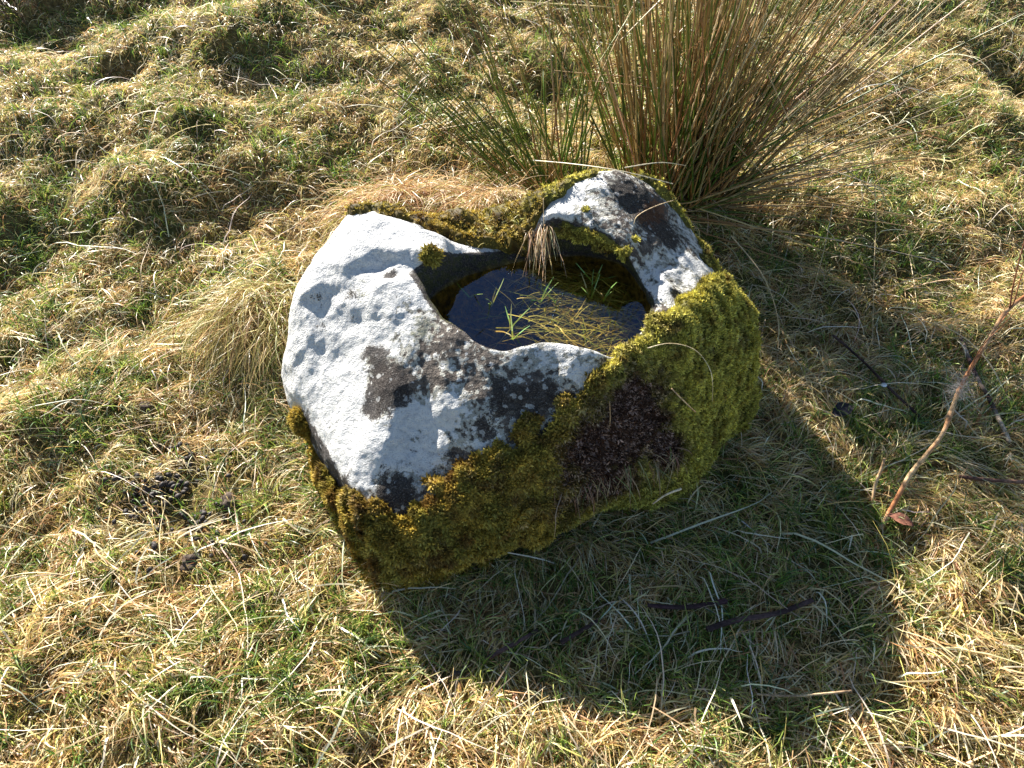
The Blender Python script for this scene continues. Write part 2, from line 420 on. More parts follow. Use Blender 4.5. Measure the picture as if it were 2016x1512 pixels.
for a in [(725, 700, 0, .03, .5), (750, 745, 0, .042, .85), (735, 800, 0, .035, .65), (790, 770, 0, .025, .5), (775, 965, 0, .04, .6), (850, 945, 0, .03, .4), (1000, 790, 0, .035, .75), (1070, 775, 0, .035, .7), (1130, 800, 0, .035, .7), (950, 850, 0, .03, .7), (890, 900, 0, .02, .5),
          (1270, 400, 0, .07, .4), (1320, 460, 0, .045, .5), (1235, 370, 0, .04, .5), (1340, 575, 0, .025, .6), (1170, 410, 0, .03, .3), (770, 535, 0, .022, .6), (820, 535, 0, .02, .5), (690, 575, 0, .025, .3)]:
    D += a[4] * spot(*a[:4])
D += sstep(6.1, 6.5, SG) * .7 * (1 - sstep(8.6, 9.6, KG) * (1 - sstep(13, 14, KG)))
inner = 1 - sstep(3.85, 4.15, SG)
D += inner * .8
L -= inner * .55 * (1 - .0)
RU = .75 * spot(1300, 410, .45, .05) + .5 * spot(1270, 430, .45, .04) + .35 * spot(1250, 570, .33, .03)
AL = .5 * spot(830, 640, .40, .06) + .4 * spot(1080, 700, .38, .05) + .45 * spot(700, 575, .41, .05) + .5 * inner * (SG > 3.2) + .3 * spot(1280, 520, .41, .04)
AL += .6 * sstep(5.5, 6.3, SG) * np.exp(-((KG - 9.5) / 1.0) ** 2) * .6
WET = 1 - sstep(WATER_Z - .004, WATER_Z + .012, G[..., 2] + nA * .006); WET *= (SG < 4.5)

base_p = G[int(NSR * .6)].mean(0)
trough = empty('stone_trough', (0.06, 1.15, 0.0))
tag(trough, 'big pale lichen-crusted boulder with a round water-filled hollow and mossy sides', 'stone trough')
def grid_faces(mask=None):
    i = (np.arange(NSR - 1)[:, None] * NK); j = np.arange(NK); jn = (j + 1) % NK
    a = (i + j[None]).ravel(); b = (i + jn[None]).ravel(); c = (i + NK + jn[None]).ravel(); d = (i + NK + j[None]).ravel()
    F = np.stack([a, b, c, d], 1)
    if mask is not None: F = F[mask.ravel()[F].any(1)]
    return F
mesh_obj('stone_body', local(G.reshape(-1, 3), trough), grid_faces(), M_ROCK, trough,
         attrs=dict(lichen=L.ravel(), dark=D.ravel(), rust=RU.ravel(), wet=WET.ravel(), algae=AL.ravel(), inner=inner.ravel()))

# moss: where it starts (surface parameter) and ends on each sector
m0 = per_sector([4.8, 4.3, 3.9, 5.9, 6.08, 6.12, 6.12, 6.15, 6.6, 7.75, 7.9, 7.6, 5.9, 3.85, 3.6, 5.0, 6.05, 5.75, 6.0, 5.95])
m1 = per_sector([8.5, 8.5, 8.3, 8.0, 7.7, 7.6, 8.0, 8.4, 8.5, 8.5, 8.5, 8.5, 8.5, 8.5, 8.5, 8.5, 8.5, 8.5, 8.5, 8.5])
edge = SG + nA * .34 + nB * .22 * (KG > 2.5) * (KG < 19)
MASK = sstep(m0 - .04, m0 + .35, edge) * (1 - sstep(m1 - .2, m1 + .1, edge))
thick = per_sector([.04, .04, .03, .016, .02, .022, .024, .030, .028, .014, .01, .015, .018, .026, .026, .014, .014, .02, .015, .02])
lump = fbm(fl * 16 + 12, 3).reshape(NSR, NK); lump2 = fbm(fl * 40 + 3, 2).reshape(NSR, NK)
# small isolated cushions
ext = 0
for a in [(855, 508, .42, .020, .005), (590, 835, .06, .03, .02), (1225, 500, .40, .012, .008), (1215, 540, .33, .02, .008), (1230, 590, .33, .02, .006),
          (1255, 470, .44, .008, .007), (1150, 405, .45, .009, .006)]:
    ext = ext + a[4] * np.exp(-(np.linalg.norm(G - on_stone(*a[:2]), axis=2) / a[3]) ** 4)
# dead patch on the front wall and gap at its foot
dead = np.clip(spot(1225, 835, .22, .10) + .8 * spot(1160, 880, .2, .06) + .7 * spot(1320, 900, .12, .05) + .35 * nA + .25 * nB + .6 * spot(1110, 990, .12, .06) + spot(1260, 800, .24, .06) * .8 + .9 * spot(1190, 960, .12, .07) + .5 * spot(1300, 870, .16, .04), 0, 1)
lamp = np.where((KG < 2.6) | (KG > 19.2), .22, .5)
T = MASK * thick * (1 + lamp * lump + .12 * lump2) * (1 - .75 * dead) + np.where(MASK < .3, ext, ext * .2) - .001
T += np.where((KG > 14.3) & (KG < 17.6), .007, 0) * sstep(3.35, 3.6, SG + nA * .2) * (1 - sstep(3.85, 4.05, SG + nA * .15)) * (.6 + lump)
T *= (SG > 3.2) 
moss_on = T > .0008
def moss_colour(pts, k, deadv, rnd, v):
    """colour of the moss: yellow-green cushion at the right, ochre on the front, brown where dead"""
    bright = np.array([.64, .57, .11]); ochre = np.array([.50, .36, .065]); olive = np.array([.25, .23, .045]); brown = np.array([.10, .05, .03]); pale = np.array([.72, .66, .20])
    kk = np.where(k > 15, k - NS, k)
    f = sstep(2.3, 4.2, kk)[:, None]
    c = bright * (1 - f) + ochre * f
    n = fbm(pts * 14, 3)[:, None]
    c = c * (1 - np.clip(.25 + n * .9, 0, .75)) + olive * np.clip(.25 + n * .9, 0, .75)
    p2 = np.clip(rnd - .72, 0, 1)[:, None] * 1.5 * (1 - f * .3)
    c = c * (1 - p2) + pale * p2
    n2 = np.clip(perlin(pts * 30 + 4)[:, None] * 1.3 - .2 + .25 * f, 0, .8)
    c = c * (1 - n2) + np.array([.17, .08, .025]) * n2
    d = np.clip(deadv * 1.5 - .2 + perlin(pts * 60)[:, ] * .35, 0, 1)[:, None]
    tip = np.where((rnd > .7)[:, None], np.array([.42, .28, .22]), brown)
    c = c * (1 - d) + tip * d
    return c * v[:, None]
def moss_patch(name, label, ksel, count, lng):
    on = moss_on & ksel
    Gm = G + NR * np.maximum(T, -.002)[..., None]
    pts = Gm.reshape(-1, 3); F = grid_faces(on)
    used = np.unique(F); remap = np.zeros(len(pts), int); remap[used] = np.arange(len(used))
    cbase = moss_colour(pts[used], KG.ravel()[used], dead.ravel()[used], np.full(len(used), .3), np.full(len(used), .28))  # sheet under the sprigs darkened, shade of the gaps painted in
    V = [pts[used]]; Cc = [cbase]; FF = [remap[F]]
    # leafy sprigs
    w = on & (T > .0015)
    a = np.linalg.norm(np.cross(np.roll(G, -1, 1) - G, np.gradient(G, axis=0)), axis=2) * w
    a[:2] = 0; pr = a.ravel() / a.sum()
    idx = rs.choice(len(pr), count, p=pr)
    nrm = NR.reshape(-1, 3)[idx]
    root = pts[idx] + rs.normal(size=(count, 3)) * .0022 - nrm * .002
    kk = KG.ravel()[idx]; dd = dead.ravel()[idx]
    per = 4; tri = []
    t0 = np.cross(nrm, rs.normal(size=(count, 3))); t0 /= np.linalg.norm(t0, axis=1)[:, None]; b0 = np.cross(nrm, t0)
    rnd = rs.rand(count); ln = lng * (.6 + .8 * rs.rand(count)) * (1 + .4 * fbm(root * 28, 2) * (kk > 2.6) * (kk < 19)).clip(.4, 2)
    lean = rs.normal(size=(count, 3)) * .35 + np.array([0, 0, .12])
    # wall moss hangs a little
    vc = moss_colour(root, kk, dd, rnd, .5 + .95 * rs.rand(count) ** 1.3)
    vv, cc = [], []
    for q in range(per):
        an = q / per * 2 * np.pi + rs.rand(count) * .8
        side = t0 * np.cos(an)[:, None] + b0 * np.sin(an)[:, None]
        d = nrm * (.75) + side * (.35 + .5 * rs.rand(count))[:, None] + lean
        d /= np.linalg.norm(d, axis=1)[:, None]
        wv = np.cross(d, nrm + .01) ; wv /= np.maximum(1e-6, np.linalg.norm(wv, axis=1))[:, None]
        wd = (ln * .17)[:, None]
        p0 = root; p1 = root + d * (ln * .55)[:, None]; p2 = root + d * ln[:, None] + side * (ln * .15)[:, None]
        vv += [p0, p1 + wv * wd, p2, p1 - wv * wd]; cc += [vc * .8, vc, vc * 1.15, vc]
    vv = np.stack(vv, 1); cc = np.stack(cc, 1)      # (count, per*4, 3)
    n0 = len(used)
    base = n0 + np.arange(count)[:, None, None] * per * 4 + np.arange(per)[None, :, None] * 4 + np.arange(4)[None, None]
    V.append(vv.reshape(-1, 3)); Cc.append(cc.reshape(-1, 3)); FF.append(base.reshape(-1, 4))
    o = mesh_obj(name, local(np.concatenate(V), trough), np.concatenate(FF), M_MOSS, trough, colour=np.clip(np.concatenate(Cc), 0, 1))
    o['label'] = label
kk_ = KG
right = (kk_ < 2.75) | (kk_ > 19.2)
fmoss = (kk_ >= 2.75) & (kk_ < 11.0)
bmoss = (kk_ >= 11.0) & (kk_ <= 19.2)
moss_patch('moss_cushion', 'thick bright yellow-green cushion of moss over the right rim', right, 48000, .0085)
moss_patch('moss_curtain', 'ochre and olive moss hanging down the front wall', fmoss, 56000, .0115)
moss_patch('moss_fringe', 'thin yellow-green moss along the back rim and peak', bmoss, 26000, .0075)

# footprint test for plants
foot = G[int(np.argmin(np.abs(SS - 7.3)))][:, :2]; top_r = G[int(np.argmin(np.abs(SS - 6.0)))][:, :2]
def inside(x, y, poly, grow=0.0):
    c = poly.mean(0); ang = np.arctan2(poly[:, 1] - c[1], poly[:, 0] - c[0]); rad = np.hypot(poly[:, 0] - c[0], poly[:, 1] - c[1])
    o = np.argsort(ang); A = np.concatenate([ang[o] - 2 * np.pi, ang[o], ang[o] + 2 * np.pi]); Rr = np.tile(rad[o], 3)
    return np.hypot(x - c[0], y - c[1]) < np.interp(np.arctan2(y - c[1], x - c[0]), A, Rr) + grow

# water
def water():
    n = 64; P = G[int(np.argmin(np.abs(SS - 3.0)))][::NK // n][:, :2]
    P = P[:n]; c = P.mean(0); P = c + (P - c) * 1.03
    V = [(c[0], c[1], WATER_Z)] + [(p[0], p[1], WATER_Z) for p in P]
    F = np.array([(0, 1 + i, 1 + (i + 1) % len(P)) for i in range(len(P))])
    a, b, d = (np.array(V[q]) for q in F[0])
    if np.cross(b - a, d - a)[2] < 0: F = F[:, ::-1]
    o = mesh_obj('water', V, F, M_WATER, smooth=False)
    tag(o, 'still dark pool of water reflecting blue sky inside the stone hollow', 'water', kind='structure')
water()

# ------------------------------------------------------------------ ribbons and tubes
def ribbons(P, W, C, roll):
    """P (n,s,3) paths, W (n,s) half widths, C (n,3) or (n,s,3) colour, roll (n,) twist of the flat side"""
    n, s, _ = P.shape
    T_ = np.gradient(P, axis=1); T_ /= np.maximum(1e-9, np.linalg.norm(T_, axis=2))[..., None]
    up = np.array([0, 0, 1.0]); A = np.cross(T_, up + 0 * T_)
    nA_ = np.linalg.norm(A, axis=2)[..., None]; A = np.where(nA_ < .05, np.array([1.0, 0, 0]), A / np.maximum(nA_, 1e-6))
    B = np.cross(A, T_); S = A * np.cos(roll)[:, None, None] + B * np.sin(roll)[:, None, None]
    V = np.stack([P - S * W[..., None], P + S * W[..., None]], 2).reshape(-1, 3)
    i = (np.arange(n)[:, None] * s * 2 + np.arange(s - 1)[None] * 2).ravel()
    F = np.stack([i, i + 1, i + 3, i + 2], 1)
    if C.ndim == 2: C = np.repeat(C[:, None], s, 1)
    return V, F, np.repeat(C.reshape(-1, 3), 2, axis=0)
def tubes(P, Rd, C, sides=4):
    n, s, _ = P.shape
    T_ = np.gradient(P, axis=1); T_ /= np.maximum(1e-9, np.linalg.norm(T_, axis=2))[..., None]
    ref = np.where(np.abs(T_[..., 2:3]) > .9, np.array([1.0, 0, 0]), np.array([0, 0, 1.0]))
    ref = np.repeat(ref[:, :1], s, 1)
    A = np.cross(T_, ref); A /= np.linalg.norm(A, axis=2)[..., None]; B = np.cross(T_, A)
    an = np.arange(sides) / sides * 2 * np.pi
    V = P[:, :, None] + Rd[..., None, None] * (A[:, :, None] * np.cos(an)[None, None, :, None] + B[:, :, None] * np.sin(an)[None, None, :, None])
    base = (np.arange(n)[:, None, None] * s + np.arange(s - 1)[None, :, None]) * sides
    j = np.arange(sides)[None, None]; jn = (j + 1) % sides
    F = np.stack([base + j, base + jn, base + sides + jn, base + sides + j], -1).reshape(-1, 4)
    if C.ndim == 2: C = np.repeat(C[:, None], s, 1)
    return V.reshape(-1, 3), F, np.repeat(C.reshape(-1, 3), sides, axis=0)
def grow(root, head, elev, length, s, droop, wander, surf=None, lift=None):
    """paths that start at root, heading head, rising elev and bending down; surf keeps them on the ground"""
    n = len(root); P = np.zeros((n, s, 3)); P[:, 0] = root; h = head.copy(); e = elev.copy(); st = length / (s - 1)
    for i in range(1, s):
        P[:, i, 0] = P[:, i - 1, 0] + np.cos(h) * np.cos(e) * st; P[:, i, 1] = P[:, i - 1, 1] + np.sin(h) * np.cos(e) * st
        P[:, i, 2] = P[:, i - 1, 2] + np.sin(e) * st
        h = h + rs.normal(size=n) * wander; e = e - droop / (s - 1) * (.6 + .8 * rs.rand(n))
        if surf is not None:
            g = surf(P[:, i, 0], P[:, i, 1]) + lift
            low = P[:, i, 2] < g
            P[:, i, 2] = np.where(low, g, P[:, i, 2]); e = np.where(low, np.maximum(e, -.05 + .25 * rs.normal(size=n)), e)
    return P
def pick(cols, w, n, jit=.18):
    c = np.array(cols)[rs.choice(len(cols), n, p=np.array(w) / sum(w))]
    return c * (1 + jit * rs.normal(size=(n, 1))).clip(.4, 1.8) * (1 + .06 * rs.normal(size=(n, 3)))
STRAW = [(.74, .565, .28), (.80, .68, .41), (.61, .41, .17), (.38, .20, .08), (.60, .53, .16), (.85, .76, .52)]
def taper(n, s, w0): 
    t = np.linspace(0, 1, s); return w0[:, None] * (1 - .75 * t ** 1.8)[None]

def scatter(n, near_bias=1.0):
    """random ground points over the part of the field the camera could see, with a margin"""
    out = []
    while len(out) < 40:
        y = rs.uniform(.12, 4.3, n); x = rs.uniform(-3.2, 3.2, n)
        ok = (np.abs(x) < .90 + .60 * y) & (rs.rand(n) < np.clip((1.25 / np.maximum(y, .5)) ** near_bias, .0, 1.0))
        out.append(np.stack([x[ok], y[ok]], 1))
        if sum(len(o) for o in out) >= n: break
    p = np.concatenate(out)[:n]
    return p[~inside(p[:, 0], p[:, 1], foot, -.01)]
bare_c = at(400, 990)[:2]
def bareness(p):      # trampled patch with droppings
    d = ((p[:, 0] - bare_c[0]) / .17) ** 2 + ((p[:, 1] - bare_c[1]) / .14) ** 2
    return np.exp(-d) 
def greenness(p):
    P = np.stack([p[:, 0], p[:, 1], np.zeros(len(p))], 1)
    g = fbm(P * 3.0 + 20, 3) * .7 + perlin(P * 12) * .35
    # greener in front of the stone, towards the right
    g = g + .35 * np.exp(-(((p[:, 0] - .35) / .45) ** 2 + ((p[:, 1] - .62) / .25) ** 2))
    return g
def flow(p):
    P = np.stack([p[:, 0], p[:, 1], np.zeros(len(p))], 1)
    return perlin(P * 2.2 + 40) * 4.2 + perlin(P * 8 + 3) * 1.6
def clump(p, f):
    """pull points toward tuft centres"""
    P = np.stack([p[:, 0], p[:, 1], np.zeros(len(p))], 1)
    e = 1e-3
    n0 = perlin(P * f); nx = perlin((P + [e, 0, 0]) * f); ny = perlin((P + [0, e, 0]) * f)
    g = np.stack([nx - n0, ny - n0], 1) / e
    return p + g * .012 / f * 1.2

# --- matted fine thatch and short moss between the blades
p = scatter(255000, .9); p = clump(p, 14); n = len(p)
z = terrain(p[:, 0], p[:, 1]); g = greenness(p); b = bareness(p)
keep = rs.rand(n) > b * .9; p, z, g, b = p[keep], z[keep], g[keep], b[keep]; n = len(p)
ln = rs.uniform(.012, .035, n)
c = pick(STRAW + [(.30, .31, .06), (.52, .49, .10)], [2.4, 1.2, 2.6, 2, 2.6, .5, 2.6, 2.8], n)
gm = (rs.rand(n) < sstep(-.1, .5, g) * .75)[:, None]
c = np.where(gm, pick([(.12, .20, .035), (.24, .31, .05), (.42, .44, .10)], [2, 2, 1.5], n), c)
P = grow(np.stack([p[:, 0], p[:, 1], z - .003], 1), rs.rand(n) * 6.283, rs.uniform(.1, 1.4, n), ln, 3, 1.2, .6)
V, F, CC = ribbons(P, taper(n, 3, rs.uniform(.0006, .0013, n)), c, rs.rand(n) * 6.283)
tag(mesh_obj('short_turf', V, F, M_BLADE, colour=np.clip(CC, 0, 1)), 'short matted turf and moss of fine yellowish blades covering the ground', 'turf', kind='stuff')

# --- dry straw, combed into tufts
p = scatter(136000, 1.15); p = clump(p, 9); n = len(p)
z = terrain(p[:, 0], p[:, 1]); g = greenness(p); b = bareness(p)
keep = (rs.rand(n) > b * .85) & (rs.rand(n) > sstep(.1, .7, g) * .5); p, z, g = p[keep], z[keep], g[keep]; n = len(p)
ln = rs.gamma(4, .015, n).clip(.022, .16) * np.clip(1.25 - .22 * p[:, 1], .55, 1.05)
head = flow(p) + rs.normal(size=n) * .7 - .6
P = grow(np.stack([p[:, 0], p[:, 1], z - .004], 1), head, rs.uniform(.1, 1.1, n), ln, 6, 1.9, .13, terrain, rs.uniform(.001, .017, n))
c = pick(STRAW, [4, 2.6, 3, 1.6, 1.5, 1.4], n)
V, F, CC = ribbons(P, taper(n, 6, rs.uniform(.0006, .0015, n) * (1 + .5 * (p[:, 1] < .7) * rs.rand(n))), c, rs.normal(size=n) * .9)
tag(mesh_obj('dry_grass', V, F, M_BLADE, colour=np.clip(CC, 0, 1)), 'tangled straw-coloured dead grass lying in combed tufts over the field', 'grass', kind='stuff')

# --- green blades
p = scatter(100000, 1.1); n = len(p); g = greenness(p)
keep = rs.rand(n) < sstep(-.35, .55, g) * .9 + .06; p = p[keep]; p = clump(p, 12); n = len(p)
z = terrain(p[:, 0], p[:, 1]); ln = rs.gamma(5, .0085, n).clip(.02, .10)
P = grow(np.stack([p[:, 0], p[:, 1], z - .004], 1), rs.rand(n) * 6.283, rs.uniform(.5, 1.4, n), ln, 5, 1.1, .15, terrain, rs.uniform(.004, .03, n))
c = pick([(.09, .17, .03), (.17, .26, .04), (.30, .36, .07), (.07, .13, .05), (.44, .45, .12)], [3, 3, 2, 1.5, 1], n)
V, F, CC = ribbons(P, taper(n, 5, rs.uniform(.0008, .0016, n)), c, rs.normal(size=n) * 1.0)
tag(mesh_obj('green_grass', V, F, M_BLADE, colour=np.clip(CC, 0, 1)), 'short fresh green grass blades growing up through the straw', 'grass', kind='stuff')

# --- blades crowding the foot of the stone
n = 5200; k = rs.randint(0, len(foot), n); fc = foot.mean(0); o_ = foot[k] - fc; o_ /= np.linalg.norm(o_, axis=1)[:, None]
p = foot[k] + o_ * (rs.rand(n) ** 1.5 * .07 - .012)[:, None]; z = terrain(p[:, 0], p[:, 1])
P = grow(np.stack([p[:, 0], p[:, 1], z - .005], 1), np.arctan2(o_[:, 1], o_[:, 0]) + rs.normal(size=n) * 1.2, rs.uniform(.5, 1.5, n), rs.uniform(.03, .10, n), 6, 1.5, .14, terrain, rs.uniform(.002, .02, n))
c = pick(STRAW + [(.10, .18, .035), (.18, .26, .05)], [3, 2, 2, 2, 2, 1, 4, 3], n)
V, F, CC = ribbons(P, taper(n, 6, rs.uniform(.0007, .0015, n)), c, rs.normal(size=n))
tag(mesh_obj('fringe_grass', V, F, M_BLADE, colour=np.clip(CC, 0, 1)), 'taller grass crowding round the foot of the stone', 'grass', kind='stuff')

# --- long pale straws lying on top
p = scatter(2300, 1.2); n = len(p); z = terrain(p[:, 0], p[:, 1])
ln = rs.gamma(4, .033, n).clip(.06, .34); head = flow(p) + rs.normal(size=n) * 1.3
P = grow(np.stack([p[:, 0], p[:, 1], z + .004], 1), head, rs.uniform(.1, .6, n), ln, 9, 1.2, .10, terrain, rs.uniform(.012, .035, n))
c = pick([(.78, .70, .50), (.68, .56, .34), (.84, .78, .62), (.48, .34, .18)], [3, 3, 2, 1.3], n)
V, F, CC = ribbons(P, taper(n, 9, rs.uniform(.0008, .0019, n) * (1 + .2 * (p[:, 1] < .85))), c, rs.normal(size=n) * .6)
tag(mesh_obj('loose_straw', V, F, M_BLADE, colour=np.clip(CC, 0, 1)), 'long pale loose straws strewn across the top of the grass', 'straw', kind='stuff')

# ------------------------------------------------------------------ hanging tussocks
def tussock(name, label, centre, spread, n, lmin, lmax, heading, hs, droop, cols, w, e0=(.1, 1.2), thick=(.0006, .0013), cat='grass tussock', group='grass tussocks round the stone'):
    root = empty(name, centre); tag(root, label, cat, group)
    a = rs.rand(n) * 6.283; r = np.sqrt(rs.rand(n))
    x = centre[0] + np.cos(a) * r * spread[0]; y = centre[1] + np.sin(a) * r * spread[1]
    rt = np.stack([x, y, terrain(x, y) - .01 + rs.rand(n) * .02], 1)
    P = grow(rt, heading + rs.normal(size=n) * hs, rs.uniform(*e0, n), rs.uniform(lmin, lmax, n), 9, droop, .16, terrain, rs.uniform(.003, .03, n))
    V, F, CC = ribbons(P, taper(n, 9, rs.uniform(*thick, n)), pick(cols, w, n), rs.normal(size=n) * .8)
    mesh_obj('blades', local(V, root), F, M_BLADE, root, colour=np.clip(CC, 0, 1))
tz = float(terrain(np.array([-.72]), np.array([1.45]))[0])
tussock('grass_tussock', 'shaggy tussock of olive and straw grass drooping down against the left side of the stone', (-.64, 1.46, tz), (.15, .10), 3200, .06, .31, -1.9, .75, 2.6,
        [(.50, .42, .15), (.62, .47, .22), (.30, .32, .08), (.26, .15, .06), (.74, .62, .36)], [2.4, 2.5, 2, 2, 1])
tz = float(terrain(np.array([-.3]), np.array([1.9]))[0])
tussock('grass_tussock', 'reddish brown tussock of dead grass lying just behind the back rim of the stone', (-.24, 1.88, tz), (.32, .15), 3000, .10, .26, -1.2, 1.3, 2.2,
        [(.60, .38, .17), (.66, .48, .24), (.36, .18, .08), (.36, .34, .10), (.72, .58, .34)], [2, 2, 1.6, 1.2, 1.5])
tz = float(terrain(np.array([.01]), np.array([1.56]))[0])
tussock('grass_tussock', 'yellowish tuft of dry grass spilling over the back rim into the hollow', (.01, 1.60, tz), (.11, .06), 2400, .05, .11, -1.4, .6, 1.9,
        [(.58, .46, .20), (.46, .42, .13), (.36, .20, .09), (.70, .60, .36)], [3, 2.5, 1.2, 1.5])

bc = at(25, 15, .12); bc[2] = float(terrain(bc[:1], bc[1:2])[0])
tussock('dead_bracken', 'dark reddish brown patch of collapsed dead bracken at the far upper left', tuple(bc), (.26, .16), 1700, .06, .24, -.8, 1.6, 1.6,
        [(.16, .07, .035), (.10, .05, .03), (.28, .15, .08), (.34, .26, .13)], [3, 2.5, 2, 2], thick=(.001, .003), cat='dead bracken', group=None)
def rim_tuft(name, label, pts, n, lmin, lmax, heading, hs, e0, droop, cols, w, sp):
    c0 = at(*pts[0]); root = empty(name, c0); tag(root, label, 'grass tuft')
    W = np.array([at(*q) for q in pts]); k = rs.uniform(0, len(pts) - 1, n); i = np.minimum(k.astype(int), len(pts) - 2); f = (k - i)[:, None]
    rt = W[i] * (1 - f) + W[i + 1] * f + rs.normal(size=(n, 3)) * np.array([sp, sp, .004])
    P = grow(rt, heading + rs.normal(size=n) * hs, rs.uniform(*e0, n), rs.uniform(lmin, lmax, n), 8, droop, .12)
    V, F, CC = ribbons(P, taper(n, 8, rs.uniform(.0006, .0015, n)), pick(cols, w, n), rs.normal(size=n) * .8)
    mesh_obj('blades', local(V, root), F, M_BLADE, root, colour=np.clip(CC, 0, 1))
rim_tuft('grass_tuft', 'matted yellow-green grass growing over the low mossy back rim', [(930, 462, .355), (975, 448, .355), (1020, 440, .36), (1055, 418, .39)], 1300, .02, .05, -1.3, 1.3, (.2, 1.3), 2.0,
         [(.66, .55, .20), (.50, .50, .14), (.75, .62, .34)], [3, 2, 1.5], .018)
rim_tuft('grass_tuft', 'bunch of tan straws hanging from the back rim down to the pool', [(1035, 455, .37), (1060, 445, .385), (1080, 435, .41)], 70, .07, .16, -1.6, .22, (-.4, .5), 1.6,
         [(.62, .42, .22), (.45, .25, .12), (.78, .62, .40)], [3, 1.5, 2], .008)
rim_tuft('grass_tuft', 'wispy dead straws hanging on the lower mossy front wall', [(1100, 950, .15), (1180, 930, .15), (1260, 900, .15), (1330, 880, .13)], 150, .05, .13, -1.2, .6, (-.3, .9), 2.4,
         [(.50, .38, .22), (.36, .20, .11), (.20, .24, .08)], [3, 2, 1.5], .012)
# ------------------------------------------------------------------ rush clumps
def rush(name, label, cpx, zb, spread, groups, parts_bent=()):
    c0 = at(*cpx, zb); root = empty(name, c0); tag(root, label, 'rush clump', 'rush clumps behind the stone')
    GV = {'green_stems': [], 'dead_stems': []}
    for (n, mx, sx, my, sy, l0, l1, fg) in groups:
        a = rs.rand(n) * 6.283; r = np.sqrt(rs.rand(n))
        off = np.stack([np.cos(a) * r * spread[0], np.sin(a) * r * spread[1], np.zeros(n)], 1)
        d = np.stack([mx + sx * rs.normal(size=n) + off[:, 0] * 1.2, my + sy * rs.normal(size=n) + off[:, 1] * 1.2, np.ones(n)], 1)
        if mx > .8: d[:, 2] = rs.uniform(.05, .9, n) ** 1.0
        d /= np.linalg.norm(d, axis=1)[:, None]
        L_ = rs.uniform(l0, l1, n); s = 12; t = np.linspace(0, 1, s)
        rt = c0 + off; rt[:, 2] = terrain(rt[:, 0], rt[:, 1]) - .01
        sag = np.zeros((n, s, 3)); bend = (.03 + .13 * rs.rand(n)) * L_ * np.linalg.norm(d[:, :2], axis=1)
        P = rt[:, None] + d[:, None] * (L_[:, None] * t[None])[..., None]
        P[..., 2] -= bend[:, None] * t[None] ** 2
        kink = rs.rand(n) < .13; tk = rs.uniform(.45, .85, n)      # snapped stems
        d2 = d * .5 + rs.normal(size=(n, 3)) * .45 - np.array([0, 0, .7]); d2 /= np.linalg.norm(d2, axis=1)[:, None]
        for q in np.where(kink)[0]:
            i0 = int(tk[q] * (s - 1)); st = L_[q] / (s - 1) * rs.uniform(.4, .9)
            P[q, i0 + 1:] = P[q, i0] + d2[q] * st * np.arange(1, s - i0)[:, None]
        side = rs.normal(size=(n, 3)) * .018; P += side[:, None] * (t[None, :, None] ** 2)
        g = terrain(P[..., 0], P[..., 1]) + .01; P[..., 2] = np.maximum(P[..., 2], g)
        gr = rs.rand(n) < fg
        for key, sel in (('green_stems', gr), ('dead_stems', ~gr)):
            m = sel.sum()
            if not m: continue
            if key == 'green_stems':
                lo = pick([(.08, .14, .02), (.14, .21, .03), (.05, .09, .015)], [2, 2, 1], m); hi = pick([(.20, .19, .05), (.40, .24, .09), (.14, .16, .04)], [2, 1.6, 2], m)
            else:
                lo = pick([(.36, .23, .09), (.24, .13, .05), (.52, .40, .21)], [3, 2, 1.5], m); hi = pick([(.54, .39, .19), (.40, .23, .09), (.68, .57, .36)], [3, 2, 1.3], m)
            tt = sstep(.35, 1.0, t)[None, :, None]
            C = lo[:, None] * (1 - tt) + hi[:, None] * tt
            rad = rs.uniform(.0017, .0034, m)[:, None] * (1 - .65 * t[None] ** 1.5)
            GV[key].append(tubes(P[sel], rad, C))
    for key, lst in GV.items():
        V, F, C, o = [], [], [], 0
        for v, f, cc in lst: V.append(v); F.append(f + o); C.append(cc); o += len(v)
        mesh_obj(key, local(np.concatenate(V), root), np.concatenate(F), M_RUSH, root, colour=np.clip(np.concatenate(C), 0, 1))
    for pts, rad, colr in parts_bent:
        P = np.array([at(*q) for q in pts])[None]
        # densify
        s = 14; tt = np.linspace(0, len(pts) - 1.001, s); Pd = catmull(P[0][:, None], tt, False)[:, 0][None] if len(pts) > 2 else np.linspace(P[0, 0], P[0, 1], s)[None]
        v, f, cc = tubes(Pd, np.full((1, s), rad) * np.linspace(1, .5, s)[None], np.array([colr]), 5)
        mesh_obj('bent_stem', local(v, root), f, M_RUSH, root, colour=cc)
PALE = (.78, .68, .48); TAN = (.55, .42, .24); DRK = (.16, .15, .06)
